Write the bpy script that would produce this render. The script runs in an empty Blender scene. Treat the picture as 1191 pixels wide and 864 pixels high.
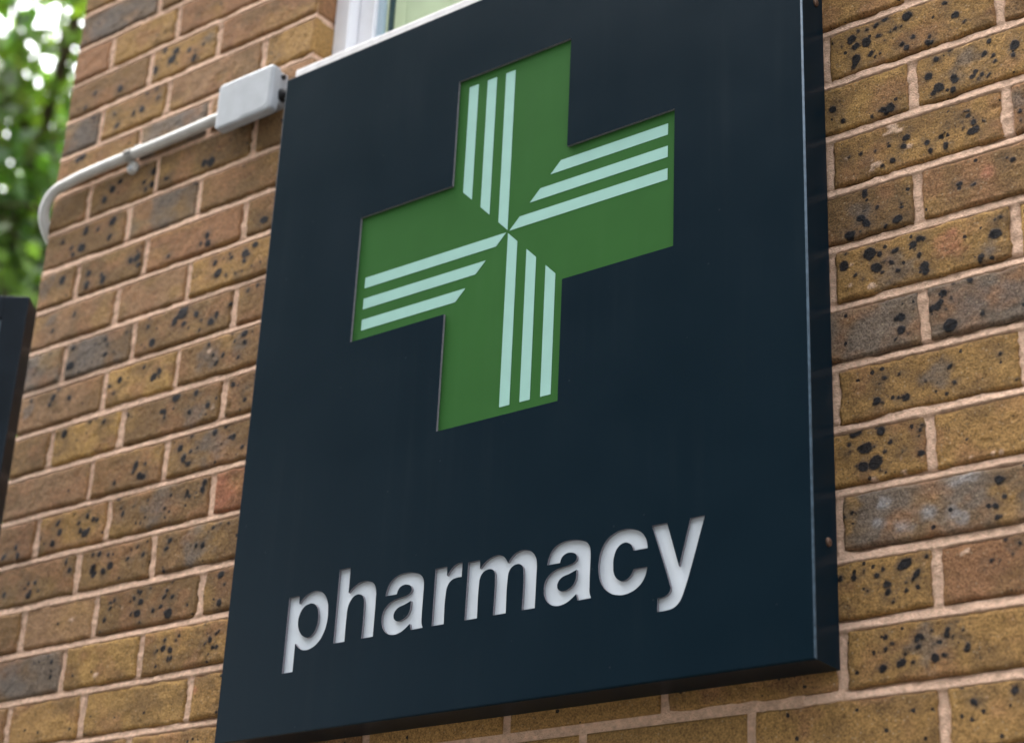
import bpy, bmesh, math, random
import numpy as np
from mathutils import Vector, Matrix

random.seed(7)
RNG = np.random.default_rng(11)
S = bpy.context.scene
COL = S.collection
MM = 0.001

# ---------------------------------------------------------------- camera pose (from the brick courses and the cross)
CAM = np.array([1376.568, -1687.15, -1153.573])
RIGHT = np.array([.7912, .6098, .0449])
RIGHT /= np.linalg.norm(RIGHT)
FWD = np.array([-.5712, .7109, .4102])
FWD -= RIGHT * (FWD @ RIGHT)
FWD /= np.linalg.norm(FWD)
DOWN = np.cross(FWD, RIGHT)
FPX = 2183.855
PPX = np.array([595., 410.])
WY = 52.6            # brick face lies this far behind the sign's face (mm)
BX, BZ = 109.63, 168.58   # bond origin on the wall (mm)
GROUND = -2750.
XC = -1058.          # building corner
XJ = -452.           # window jamb
ZS = 431.            # window sill top
XJ2, ZH = 560., 1500.


def survey(pts, y):
    """where a sight line from the surveyed viewpoint meets the vertical plane at depth y (mm)"""
    pts = np.asarray(pts, float).reshape(-1, 2)
    d = ((pts[:, :1] - PPX[0]) / FPX) * RIGHT + ((pts[:, 1:] - PPX[1]) / FPX) * DOWN + FWD
    return CAM + d * ((y - CAM[1]) / d[:, 1])[:, None]


# ---------------------------------------------------------------- helpers
def tag(o, label=None, cat=None, group=None, kind=None):
    if label: o['label'] = label
    if cat: o['category'] = cat
    if group: o['group'] = group
    if kind: o['kind'] = kind
    return o


def empty(name, loc, label, cat, group=None):
    o = bpy.data.objects.new(name, None)
    o.empty_display_size = .1
    o.location = loc
    COL.objects.link(o)
    return tag(o, label, cat, group)


def link_mesh(name, me, mat, parent=None):
    o = bpy.data.objects.new(name, me)
    COL.objects.link(o)
    for m in (mat if isinstance(mat, (list, tuple)) else [mat]):
        if m: me.materials.append(m)
    if parent:
        r = parent
        off = Vector((0, 0, 0))
        while r:
            off += r.location
            r = r.parent
        o.parent = parent
        o.location = -off      # all meshes are written in world coordinates
    return o


def link_bm(name, bm, mat, parent=None, smooth=False, bevel=0, seg=2):
    if bevel:
        bmesh.ops.bevel(bm, geom=list(bm.edges), offset=bevel * MM, segments=seg, affect='EDGES', profile=.5)
    bmesh.ops.recalc_face_normals(bm, faces=list(bm.faces))
    me = bpy.data.meshes.new(name)
    bm.to_mesh(me)
    bm.free()
    if smooth:
        me.polygons.foreach_set('use_smooth', [True] * len(me.polygons))
    return link_mesh(name, me, mat, parent)


def box(bm, x0, x1, y0, y1, z0, z1, mi=0):
    """box in mm"""
    v = [bm.verts.new((x * MM, y * MM, z * MM)) for x in (x0, x1) for y in (y0, y1) for z in (z0, z1)]
    for f in ((0, 1, 3, 2), (4, 6, 7, 5), (0, 4, 5, 1), (2, 3, 7, 6), (0, 2, 6, 4), (1, 5, 7, 3)):
        bm.faces.new([v[i] for i in f]).material_index = mi


def tube(bm, pts, rad, n=16, cap=True):
    """tube through points (mm); rad number or list"""
    pts = [Vector(p) for p in pts]
    rings = []
    prev = None
    for i, p in enumerate(pts):
        t = (pts[min(i + 1, len(pts) - 1)] - pts[max(i - 1, 0)]).normalized()
        if prev is None:
            u = t.orthogonal().normalized()
        else:
            u = (prev - t * prev.dot(t)).normalized()
        prev = u
        w = t.cross(u)
        r = rad[i] if isinstance(rad, (list, tuple)) else rad
        rings.append([bm.verts.new((p + (u * math.cos(a) + w * math.sin(a)) * r) * MM)
                      for a in [2 * math.pi * k / n for k in range(n)]])
    for a, b in zip(rings, rings[1:]):
        for k in range(n):
            bm.faces.new((a[k], a[(k + 1) % n], b[(k + 1) % n], b[k]))
    if cap:
        bm.faces.new(rings[0][::-1])
        bm.faces.new(rings[-1])


def lat(ix, iy, seed):
    h = (ix.astype(np.int64) * 374761393 + iy.astype(np.int64) * 668265263 + seed * 974711) & 0x7fffffff
    h = ((h ^ (h >> 13)) * 1274126177) & 0x7fffffff
    return ((h ^ (h >> 16)) & 0xffff) / 65535.


def vn(x, y, seed=0):
    x = np.asarray(x, float); y = np.asarray(y, float)
    ix = np.floor(x).astype(np.int64); iy = np.floor(y).astype(np.int64)
    fx = x - ix; fy = y - iy
    fx = fx * fx * (3 - 2 * fx); fy = fy * fy * (3 - 2 * fy)
    a = lat(ix, iy, seed); b = lat(ix + 1, iy, seed); c = lat(ix, iy + 1, seed); d = lat(ix + 1, iy + 1, seed)
    return (a * (1 - fx) + b * fx) * (1 - fy) + (c * (1 - fx) + d * fx) * fy


def fbm(x, y, seed=0, o=3):
    s = 0; a = .5; t = 0
    for k in range(o):
        s = s + a * vn(x * 2 ** k, y * 2 ** k, seed + 17 * k); t += a; a *= .5
    return s / t


# ---------------------------------------------------------------- materials
def mat(name, base=(.5, .5, .5), rough=.5, spec=.5, metal=0., noise=0., nscale=40., bump=0., bscale=300., rvar=0.):
    m = bpy.data.materials.new(name)
    m.use_nodes = True
    nt = m.node_tree
    b = nt.nodes['Principled BSDF']
    b.inputs['Base Color'].default_value = (*base, 1)
    b.inputs['Roughness'].default_value = rough
    b.inputs['Specular IOR Level'].default_value = spec
    b.inputs['Metallic'].default_value = metal
    N = nt.nodes.new; L = nt.links.new
    if noise or bump or rvar:
        tc = N('ShaderNodeTexCoord')
        if noise or rvar:
            n = N('ShaderNodeTexNoise'); n.inputs['Scale'].default_value = nscale; n.inputs['Detail'].default_value = 6
            L(tc.outputs['Object'], n.inputs['Vector'])
        if noise:
            r = N('ShaderNodeMapRange'); r.inputs[1].default_value = .3; r.inputs[2].default_value = .7
            r.inputs[3].default_value = 1 - noise; r.inputs[4].default_value = 1 + noise
            L(n.outputs['Fac'], r.inputs[0])
            x = N('ShaderNodeMix'); x.data_type = 'RGBA'; x.blend_type = 'MULTIPLY'; x.inputs[0].default_value = 1
            x.inputs[6].default_value = (*base, 1)
            L(r.outputs[0], x.inputs[7]); L(x.outputs[2], b.inputs['Base Color'])
        if rvar:
            r2 = N('ShaderNodeMapRange'); r2.inputs[1].default_value = .3; r2.inputs[2].default_value = .7
            r2.inputs[3].default_value = rough - rvar; r2.inputs[4].default_value = rough + rvar
            L(n.outputs['Fac'], r2.inputs[0]); L(r2.outputs[0], b.inputs['Roughness'])
        if bump:
            n2 = N('ShaderNodeTexNoise'); n2.inputs['Scale'].default_value = bscale; n2.inputs['Detail'].default_value = 4
            L(tc.outputs['Object'], n2.inputs['Vector'])
            bp = N('ShaderNodeBump'); bp.inputs['Strength'].default_value = 1; bp.inputs['Distance'].default_value = bump
            L(n2.outputs['Fac'], bp.inputs['Height']); L(bp.outputs[0], b.inputs['Normal'])
    return m


def brick_material():
    m = bpy.data.materials.new('speckled_brick'); m.use_nodes = True
    nt = m.node_tree; N = nt.nodes.new; L = nt.links.new
    b = nt.nodes['Principled BSDF']
    tc = N('ShaderNodeTexCoord')

    def math_(op, a, c=None, clamp=False):
        n = N('ShaderNodeMath'); n.operation = op; n.use_clamp = clamp
        for i, v in enumerate((a, c)):
            if v is None: continue
            if isinstance(v, (int, float)): n.inputs[i].default_value = v
            else: L(v, n.inputs[i])
        return n.outputs[0]

    def noise(scale, detail=3, rough=.6):
        n = N('ShaderNodeTexNoise'); n.inputs['Scale'].default_value = scale; n.inputs['Detail'].default_value = detail
        n.inputs['Roughness'].default_value = rough
        L(tc.outputs['Object'], n.inputs['Vector']); return n

    def rng(v, a, c, d, e):
        r = N('ShaderNodeMapRange'); r.inputs[1].default_value = a; r.inputs[2].default_value = c
        r.inputs[3].default_value = d; r.inputs[4].default_value = e
        L(v, r.inputs[0]); return r.outputs[0]

    def mix(f, a, c, mode='MIX'):
        x = N('ShaderNodeMix'); x.data_type = 'RGBA'; x.blend_type = mode
        for i, v in ((0, f), (6, a), (7, c)):
            if isinstance(v, (int, float)): x.inputs[i].default_value = v
            elif isinstance(v, tuple): x.inputs[i].default_value = (*v, 1)
            else: L(v, x.inputs[i])
        return x.outputs[2]
    tint = N('ShaderNodeAttribute'); tint.attribute_name = 'tint'
    spot = N('ShaderNodeAttribute'); spot.attribute_name = 'spot'
    proc = N('ShaderNodeAttribute'); proc.attribute_name = 'proc'
    grain = noise(430, 3, .7); g2 = noise(140, 3)
    c = mix(1., tint.outputs['Color'], rng(grain.outputs['Fac'], .30, .70, .42, 1.62), 'MULTIPLY')
    c = mix(1., c, rng(g2.outputs['Fac'], .3, .7, .82, 1.18), 'MULTIPLY')
    # pale sand grains
    v0 = N('ShaderNodeTexVoronoi'); v0.inputs['Scale'].default_value = 300; L(tc.outputs['Object'], v0.inputs['Vector'])
    sep0 = N('ShaderNodeSeparateColor'); L(v0.outputs['Color'], sep0.inputs[0])
    pg = math_('MULTIPLY', math_('GREATER_THAN', sep0.outputs[0], .93), math_('LESS_THAN', v0.outputs['Distance'], .36))
    c = mix(math_('MULTIPLY', pg, .45), c, (.42, .32, .20))
    # small pits
    dk = math_('MULTIPLY', math_('GREATER_THAN', sep0.outputs[1], .86), math_('LESS_THAN', v0.outputs['Distance'], .30))
    c = mix(math_('MULTIPLY', dk, .6), c, (.05, .032, .02))
    # small fired specks, everywhere by density 'proc'
    nd = noise(260, 2)
    v1 = N('ShaderNodeTexVoronoi'); v1.inputs['Scale'].default_value = 95; L(tc.outputs['Object'], v1.inputs['Vector'])
    sep = N('ShaderNodeSeparateColor'); L(v1.outputs['Color'], sep.inputs[0])
    size = rng(sep.outputs[1], 0, 1, .06, .26)
    dd = math_('ADD', v1.outputs['Distance'], math_('MULTIPLY', math_('SUBTRACT', nd.outputs['Fac'], .5), .35))
    sp1 = math_('MULTIPLY', math_('LESS_THAN', dd, size), math_('LESS_THAN', sep.outputs[0], math_('MULTIPLY', proc.outputs['Fac'], .42)))
    # the large black fired spots (distance in mm)
    wob = math_('MULTIPLY', math_('SUBTRACT', noise(330, 4, .65).outputs['Fac'], .5), 3.8)
    wob = math_('ADD', wob, math_('MULTIPLY', math_('SUBTRACT', noise(125, 2, .5).outputs['Fac'], .5), 4.5))
    sd = math_('ADD', math_('ADD', spot.outputs['Fac'], .3), wob)
    sp2 = rng(sd, -.7, .8, 0, 1)
    halo = rng(sd, -2.5, 0, 0, .38)
    c = mix(halo, c, (.045, .03, .02))
    g3 = noise(55, 4, .6)
    burn = math_('MULTIPLY', rng(spot.outputs['Fac'], -15, 0, 0, 1), rng(g3.outputs['Fac'], .42, .62, 0, .62))
    c = mix(burn, c, (.105, .074, .048))
    sp = math_('MAXIMUM', sp1, sp2)
    spc = mix(rng(grain.outputs['Fac'], .35, .7, 0, 1), (.006, .007, .009), (.024, .027, .032))
    c = mix(math_('MULTIPLY', sp, .94), c, spc)
    L(c, b.inputs['Base Color'])
    L(math_('SUBTRACT', .93, math_('MULTIPLY', sp, .2)), b.inputs['Roughness'])
    L(math_('SUBTRACT', .28, math_('MULTIPLY', sp, .2)), b.inputs['Specular IOR Level'])
    h = math_('ADD', math_('MULTIPLY', grain.outputs['Fac'], .55), math_('MULTIPLY', g2.outputs['Fac'], .8))
    h = math_('ADD', h, math_('MULTIPLY', sp2, .35))
    h = math_('SUBTRACT', h, math_('MULTIPLY', dk, .5))
    bp = N('ShaderNodeBump'); bp.inputs['Strength'].default_value = .9; bp.inputs['Distance'].default_value = .0026
    L(h, bp.inputs['Height']); L(bp.outputs[0], b.inputs['Normal'])
    return m


M_BRICK = brick_material()
M_MORTAR = mat('sandy_mortar', (.66, .44, .31), .95, .2, noise=.22, nscale=150, bump=.0028, bscale=520)
M_NAVY = mat('navy_powder_coat', (.0036, .0114, .0182), .3, .055, noise=.05, nscale=9, bump=.00006, bscale=700, rvar=.02)
M_EDGE = mat('fold_highlight_paint', (.075, .115, .155), .38, .35, noise=.3, nscale=120)  # sky highlight along the sign's fold, put into a lighter blue colour
M_CUT = mat('raw_cut_edge', (.16, .15, .165), .5, .5, noise=.3, nscale=500)
M_GREEN = mat('green_acrylic', (.030, .104, .025), .32, .07, noise=.05, nscale=11)
M_MINT = mat('mint_vinyl', (.27, .47, .41), .45, .2, noise=.04, nscale=30)
M_WHITE = mat('white_acrylic', (.53, .575, .615), .45, .2, noise=.05, nscale=25)
M_PVC = mat('grey_white_plastic', (.37, .39, .41), .45, .45, noise=.07, nscale=40)
M_CONDUIT = mat('white_conduit_plastic', (.52, .51, .48), .42, .45, noise=.10, nscale=35)
M_RUBBER = mat('black_rubber', (.012, .012, .013), .6, .4)
M_RUST = mat('rusty_screw_metal', (.13, .075, .05), .55, .5, metal=.5, noise=.5, nscale=900)
M_UPVC = mat('white_window_plastic', (.72, .72, .74), .3, .5, noise=.03, nscale=30)
M_SILL = mat('pale_stone', (.74, .72, .71), .85, .3, noise=.1, nscale=60, bump=.0006, bscale=500)
M_BEAD = mat('pale_glazing_bead', (.36, .46, .52), .4, .4)
M_BLIND = mat('sage_fabric', (.40, .43, .30), .85, .2, noise=.06, nscale=30)
M_SPACER = mat('blue_grey_gasket', (.035, .06, .09), .4, .5)
M_BLACK = mat('black_sign_frame', (.010, .015, .021), .42, .15, noise=.2, nscale=20)
M_PANEL = mat('grey_sign_panel', (.14, .17, .21), .4, .5, noise=.08, nscale=8)
M_STEEL = mat('dark_bracket_steel', (.03, .03, .032), .5, .5, metal=.4)
M_BARK = mat('tree_bark', (.07, .052, .036), .95, .2, noise=.5, nscale=25, bump=.01, bscale=30)
M_PAVE = mat('grey_paving', (.06, .058, .055), .9, .3, noise=.2, nscale=3, bump=.002, bscale=120)
M_KERB = mat('kerb_stone', (.30, .29, .27), .9, .3, noise=.2, nscale=6)
M_ROAD = mat('asphalt', (.05, .05, .052), .9, .3, noise=.25, nscale=20, bump=.004, bscale=150)
M_EARTH = mat('rough_grass_ground', (.035, .05, .02), .95, .2, noise=.4, nscale=2)
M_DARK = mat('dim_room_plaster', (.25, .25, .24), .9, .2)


def leaf_material(name, a, t):
    m = bpy.data.materials.new(name); m.use_nodes = True
    nt = m.node_tree; N = nt.nodes.new; L = nt.links.new
    out = nt.nodes['Material Output']; nt.nodes.remove(nt.nodes['Principled BSDF'])
    at = N('ShaderNodeAttribute'); at.attribute_name = 'leaf'
    d = N('ShaderNodeBsdfDiffuse'); tr = N('ShaderNodeBsdfTranslucent'); g = N('ShaderNodeBsdfGlossy')
    g.inputs['Roughness'].default_value = .35; g.inputs['Color'].default_value = (.9, .95, .9, 1)
    for s, c in ((d, a), (tr, t)):
        x = N('ShaderNodeMix'); x.data_type = 'RGBA'; x.blend_type = 'MULTIPLY'; x.inputs[0].default_value = 1
        x.inputs[6].default_value = (*c, 1); L(at.outputs['Color'], x.inputs[7]); L(x.outputs[2], s.inputs['Color'])
    m1 = N('ShaderNodeMixShader'); m1.inputs[0].default_value = .5
    L(d.outputs[0], m1.inputs[1]); L(tr.outputs[0], m1.inputs[2])
    m2 = N('ShaderNodeMixShader'); m2.inputs[0].default_value = .05
    L(m1.outputs[0], m2.inputs[1]); L(g.outputs[0], m2.inputs[2]); L(m2.outputs[0], out.inputs[0])
    return m


M_LEAF = leaf_material('broad_green_leaf', (.04, .088, .016), (.12, .25, .022))

m = bpy.data.materials.new('window_glass'); m.use_nodes = True
nt = m.node_tree; nt.nodes.remove(nt.nodes['Principled BSDF'])
_t = nt.nodes.new('ShaderNodeBsdfTransparent'); _t.inputs[0].default_value = (.9, .95, .93, 1)
_g = nt.nodes.new('ShaderNodeBsdfGlossy'); _g.inputs['Roughness'].default_value = .02
_lw = nt.nodes.new('ShaderNodeLayerWeight'); _lw.inputs[0].default_value = .5
_p = nt.nodes.new('ShaderNodeMath'); _p.operation = 'POWER'; _p.inputs[1].default_value = 5
_f = nt.nodes.new('ShaderNodeMath'); _f.operation = 'MULTIPLY_ADD'; _f.inputs[1].default_value = .9; _f.inputs[2].default_value = .04
nt.links.new(_lw.outputs['Facing'], _p.inputs[0]); nt.links.new(_p.outputs[0], _f.inputs[0])
_x = nt.nodes.new('ShaderNodeMixShader')
nt.links.new(_f.outputs[0], _x.inputs[0]); nt.links.new(_t.outputs[0], _x.inputs[1]); nt.links.new(_g.outputs[0], _x.inputs[2])
nt.links.new(_x.outputs[0], nt.nodes['Material Output'].inputs[0])
M_GLASS = m



def weather(m, dust, speck, streak):
    """rain streaks, a thin film of dust and small specks over a painted or plastic face"""
    nt = m.node_tree; N = nt.nodes.new; L = nt.links.new
    b = nt.nodes['Principled BSDF']
    src = b.inputs['Base Color'].links[0].from_socket
    tc = N('ShaderNodeTexCoord')
    mp = N('ShaderNodeMapping'); mp.inputs['Scale'].default_value = (55, 55, 2.2); L(tc.outputs['Object'], mp.inputs['Vector'])
    n1 = N('ShaderNodeTexNoise'); n1.inputs['Scale'].default_value = 1; n1.inputs['Detail'].default_value = 5; L(mp.outputs[0], n1.inputs['Vector'])
    n2 = N('ShaderNodeTexNoise'); n2.inputs['Scale'].default_value = 5; n2.inputs['Detail'].default_value = 5; L(tc.outputs['Object'], n2.inputs['Vector'])
    r1 = N('ShaderNodeMapRange'); r1.inputs[1].default_value = .5; r1.inputs[2].default_value = .78; L(n1.outputs['Fac'], r1.inputs[0])
    r2 = N('ShaderNodeMapRange'); r2.inputs[1].default_value = .42; r2.inputs[2].default_value = .68; L(n2.outputs['Fac'], r2.inputs[0])
    mu = N('ShaderNodeMath'); mu.operation = 'MULTIPLY'; L(r1.outputs[0], mu.inputs[0]); L(r2.outputs[0], mu.inputs[1])
    ms = N('ShaderNodeMath'); ms.operation = 'MULTIPLY'; ms.inputs[1].default_value = streak; L(mu.outputs[0], ms.inputs[0])
    v = N('ShaderNodeTexVoronoi'); v.inputs['Scale'].default_value = 70; L(tc.outputs['Object'], v.inputs['Vector'])
    sp = N('ShaderNodeSeparateColor'); L(v.outputs['Color'], sp.inputs[0])
    g = N('ShaderNodeMath'); g.operation = 'GREATER_THAN'; g.inputs[1].default_value = .86; L(sp.outputs[0], g.inputs[0])
    sz = N('ShaderNodeMath'); sz.operation = 'MULTIPLY'; sz.inputs[1].default_value = .10; L(sp.outputs[1], sz.inputs[0])
    lt = N('ShaderNodeMath'); lt.operation = 'LESS_THAN'; L(v.outputs['Distance'], lt.inputs[0]); L(sz.outputs[0], lt.inputs[1])
    k = N('ShaderNodeMath'); k.operation = 'MULTIPLY'; L(g.outputs[0], k.inputs[0]); L(lt.outputs[0], k.inputs[1])
    k2 = N('ShaderNodeMath'); k2.operation = 'MULTIPLY'; k2.inputs[1].default_value = speck; L(k.outputs[0], k2.inputs[0])
    ad = N('ShaderNodeMath'); ad.operation = 'ADD'; ad.use_clamp = True; L(ms.outputs[0], ad.inputs[0]); L(k2.outputs[0], ad.inputs[1])
    x = N('ShaderNodeMix'); x.data_type = 'RGBA'; x.inputs[7].default_value = (*dust, 1)
    L(ad.outputs[0], x.inputs[0]); L(src, x.inputs[6]); L(x.outputs[2], b.inputs['Base Color'])


weather(M_NAVY, (.13, .14, .14), .13, .03)
weather(M_GREEN, (.20, .27, .19), .2, .03)
weather(M_MINT, (.20, .26, .20), .3, .10)
weather(M_WHITE, (.30, .28, .25), .3, .14)
weather(M_PVC, (.24, .22, .19), .4, .28)
weather(M_CONDUIT, (.25, .23, .19), .4, .3)

# ---------------------------------------------------------------- brick wall
PAL = {k: (v[0] * 1.15, v[1] * 1.04, v[2] * .90) for k, v in dict(T=(.25, .157, .062), Y=(.285, .185, .072), D=(.150, .096, .047), R=(.215, .119, .066), P=(.235, .150, .088),
           G=(.125, .104, .088), X=(.235, .10, .06), B=(.185, .115, .056)).items()}
# what each brick in the photo looks like: (course, left end in brick lengths) -> colour class, speck density
LOOK = {}
for n, row in {
    # right of the sign
    '0r': ['T', 'B'], '1r': ['T', 'B'], '2r': ['Y', 'T'], '3r': ['T', 'D'], '4r': ['D', 'B'], '5r': ['T', 'Y'], '6r': ['G', 'G'],
    '7r': ['T', 'T'], '8r': ['T', 'T'], '9r': ['G', 'T'], '10r': ['T', 'R'], '11r': ['T', 'T'], '12r': ['T', 'T'], '13r': ['B', 'T'],
    # left of the sign
    '-9l': ['B', 'T', 'P', 'T'], '-8l': ['T', 'B', 'B', 'T'], '-7l': ['G', 'B', 'T', 'R'], '-6l': ['R', 'T', 'R', 'B'], '-5l': ['B', 'T', 'R', 'B'],
    '-4l': ['G', 'T', 'P', 'T'], '-3l': ['B', 'G', 'P', 'T'], '-2l': ['D', 'D', 'D', 'D'], '-1l': ['D', 'G', 'B', 'D'], '0l': ['B', 'D', 'R', 'D'],
    '1l': ['P', 'P', 'T', 'T'], '2l': ['G', 'G', 'D', 'B'], '3l': ['P', 'Y', 'B', 'T'], '4l': ['B', 'Y', 'D', 'D'], '5l': ['P', 'B', 'D', 'T'],
    '6l': ['R', 'T', 'D', 'X'], '7l': ['D', 'D', 'D', 'T'], '8l': ['B', 'P', 'D', 'D'], '9l': ['G', 'Y', 'T', 'T'], '10l': ['B', 'T', 'Y', 'T'],
    '11l': ['T', 'B', 'T', 'T'], '12l': ['T', 'D', 'T', 'P']}.items():
    LOOK[n] = row

# marks seen on single bricks: (crop origin, crop scale) then (x, y, r); kinds: spot, grey, red, pale, bloom
SURV = []


def marks(ox, oy, sc, kind, lst):
    for x, y, r in lst:
        SURV.append((kind, ox + x / sc, oy + y / sc, r / sc))


SR = 4.319
marks(940, 0, SR, 'spot', [(497,83,22),(383,97,14),(340,130,14),(295,150,9),(350,182,12),(252,160,8),(218,200,20),(238,233,18),(290,215,22),(240,300,24),(232,325,18),(312,270,13),(335,285,7),(360,268,7),(413,160,7),(437,145,8),(467,130,6),(522,185,12),(492,238,14),(470,222,10),(608,185,10),(597,213,15),(620,210,8),(683,20,11),(738,78,17),(785,110,9),(705,132,6),(123,218,6),(170,235,4),(385,200,4),(643,300,15),(603,383,19),(655,440,23),(630,465,14),(730,390,18),(738,405,14),(727,450,15),(822,385,12),(838,358,11),(872,374,11),(905,378,10),(853,398,9),(883,270,14),(908,207,11),(928,280,10),(940,305,10),(1038,225,25),(1030,277,12),(710,248,11),(900,182,7),(410,540,22),(375,552,18),(392,560,14),(123,548,17),(175,607,9),(318,585,7),(490,693,17),(478,735,14),(597,715,14),(613,755,13),(663,685,10),(690,732,18),(828,655,24),(828,615,15),(800,582,10),(803,555,8),(780,557,6),(780,643,7),(770,612,6),(705,645,5),(683,662,5),(425,805,15),(372,832,12),(335,758,8),(265,773,9),(207,787,8),(398,720,4),(878,605,6),(290,812,5),(1065,560,10),(1068,605,8),(1030,805,12),(1002,795,7)])
marks(940, 0, SR, 'grey', [(790,300,90),(1050,500,60)])
marks(940, 0, SR, 'pale', [(430,640,34),(450,655,18),(405,630,16),(510,735,16),(490,745,10),(325,835,26),(350,830,16),(190,795,9)])
marks(940, 180, SR, 'spot', [(283,200,15),(283,180,12),(348,263,12),(265,320,20),(292,345,20),(450,325,22),(208,405,22),(225,390,12),(388,360,11),(282,278,8),(462,262,7),(467,243,5),(262,388,6),(762,147,13),(832,150,11),(313,500,30),(183,562,23),(345,570,26),(362,503,12),(445,480,13),(430,487,9),(530,455,18),(560,425,14),(580,423,10),(515,450,8),(560,503,12),(585,560,24),(590,585,20),(240,608,9),(450,582,11),(420,543,11),(375,590,9),(382,540,7),(278,630,5),(942,398,27),(965,312,10),(940,328,9),(868,510,14),(865,530,12),(195,500,5),(540,475,6),(680,695,18),(650,765,20),(625,775,16),(668,740,14),(728,648,8),(720,722,7),(690,775,6),(815,632,16),(878,797,13),(525,777,9),(475,748,5),(465,815,20),(440,825,14)])
marks(940, 180, SR, 'grey', [(430,580,110),(900,480,60),(800,780,110),(1020,700,90),(250,300,70)])
marks(940, 180, SR, 'red', [(900,90,50),(720,450,85)])
marks(940, 180, SR, 'pale', [(325,660,16),(215,660,10),(222,552,8)])
marks(940, 360, SR, 'spot', [(467,103,22),(500,123,8),(440,150,8),(715,78,34),(383,343,14),(455,323,9),(358,373,7),(345,455,18),(335,468,12),(490,438,20),(450,440,9),(373,468,6),(730,365,12),(710,285,12),(720,275,8),(588,358,6),(963,218,7),(1047,347,9),(665,245,5),(235,615,24),(225,628,16),(365,607,22),(205,677,10),(210,712,6),(285,695,30),(300,680,16),(340,765,36),(278,788,26),(410,663,10),(385,710,12),(362,805,10),(565,720,16),(557,605,10),(570,580,7),(553,632,6),(472,712,7),(240,788,5),(330,690,5)])
marks(940, 360, SR, 'grey', [(640,320,80)])
marks(940, 360, SR, 'pale', [(480,815,12),(465,745,5),(330,855,16),(712,72,12),(820,740,10),(930,720,12),(970,715,10)])
marks(940, 520, SR, 'bloom', [(780,350,36),(740,170,50),(380,270,40),(480,410,50),(600,310,50),(730,320,40),(350,400,40),(820,150,40)])
marks(940, 520, SR, 'tan', [(200,380,60),(230,270,50),(980,230,80),(1000,320,70)])
marks(940, 520, SR, 'spot', [(963,165,22),(985,160,8),(988,247,12),(943,295,13),(955,350,14),(970,347,8),(222,327,8),(182,355,8),(240,330,5),(487,585,26),(470,600,18),(505,575,18),(548,630,19),(530,660,11),(375,610,13),(343,645,14),(230,655,14),(160,660,14),(395,685,20),(400,725,17),(383,690,10),(492,720,10),(490,678,8),(423,777,8),(280,622,6),(300,720,6),(593,547,10),(1060,478,12),(990,462,10),(920,568,10),(960,567,9),(1025,535,6)])
marks(940, 520, SR, 'pale', [(800,520,14),(770,535,10),(580,585,8)])
marks(940, 660, SR, 'spot', [(388,352,11),(420,380,10),(390,407,11),(377,500,17),(372,515,11),(472,475,17),(455,485,11),(527,472,11),(640,455,19),(635,440,15),(555,345,17),(575,350,10),(540,365,11),(550,395,15),(620,312,9),(698,335,15),(700,310,11),(685,340,10),(728,345,8),(685,437,11),(805,390,13),(795,412,10),(770,350,8),(780,312,7),(485,432,9),(633,380,8),(750,270,5),(830,670,18),(840,678,12),(1040,612,22)])
marks(940, 660, SR, 'grey', [(600,380,110)])
marks(940, 660, SR, 'pale', [(897,650,12)])
SL = 3.97
marks(60, 0, SL, 'spot', [(525,232,11),(575,235,14),(555,275,18),(635,232,10),(655,268,14),(475,325,16),(700,205,8),(315,410,14),(200,430,10),(155,498,9),(440,425,12),(485,410,8),(490,450,10),(415,505,14),(378,525,10),(290,525,8),(300,582,12),(195,540,10),(145,720,14),(120,740,12),(735,748,17),(705,752,12),(450,575,8)])
marks(60, 0, SL, 'grey', [(240,110,100),(735,170,36),(620,520,70),(140,620,70)])
marks(30, 180, SL, 'spot', [(400,160,15),(363,208,13),(435,125,10),(590,75,14),(580,135,11),(545,125,9),(550,160,8),(855,32,17),(825,42,12),(650,110,10),(785,125,12),(400,305,18),(385,380,12),(275,355,14),(255,430,18),(215,460,10),(280,330,8),(210,430,8),(170,405,8),(330,345,8),(320,465,10),(290,548,12),(355,575,15),(280,603,14),(350,550,8),(515,475,16),(485,490,12),(520,510,10),(170,580,16),(838,372,12),(840,408,15),(808,410,8),(658,470,9),(1100,300,17),(1060,415,14),(1015,455,16),(1030,460,10),(1010,490,10),(950,475,8),(875,500,12),(890,545,18),(925,555,6),(968,550,6),(1025,625,8),(1068,600,8),(225,735,9),(945,690,9),(725,725,26),(690,770,14),(790,735,12),(880,740,12),(855,770,14),(730,780,10)])
marks(30, 180, SL, 'grey', [(640,210,90),(90,600,60)])
marks(0, 340, SL, 'spot', [(845,95,24),(808,135,14),(905,100,12),(1000,100,11),(972,135,14),(930,130,7),(685,160,8),(703,232,16),(920,175,6),(670,258,6),(340,255,10),(378,210,13),(325,340,18),(487,215,8),(495,240,8),(485,285,11),(525,275,6),(610,175,8),(235,285,6),(240,178,9),(1075,185,9),(1130,190,15),(1130,230,10),(1085,225,6),(1030,290,9),(1000,325,10),(985,290,7),(968,243,9),(1098,300,8),(272,440,12),(245,485,14),(227,520,11),(318,485,11),(145,500,8),(553,405,13),(665,347,8),(710,393,16),(738,365,12),(505,435,8),(525,465,7),(815,478,22),(905,462,12),(960,520,12),(875,553,10),(745,548,9),(760,550,10),(757,578,7),(1075,425,12),(1140,440,6),(1128,495,9),(585,565,10),(297,653,15),(445,578,7),(415,598,7),(480,595,10),(830,720,14),(848,765,14),(878,735,8),(868,790,12),(885,662,9),(990,645,13),(1042,610,12),(1075,665,13),(1058,665,8),(910,715,6),(1115,712,10),(857,657,6)])
marks(0, 340, SL, 'grey', [(400,260,80),(120,375,50),(960,300,60),(1100,250,50),(900,560,60),(980,700,80),(240,130,30),(130,540,30)])
marks(0, 340, SL, 'pale', [(970,272,11),(985,525,12)])
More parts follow.
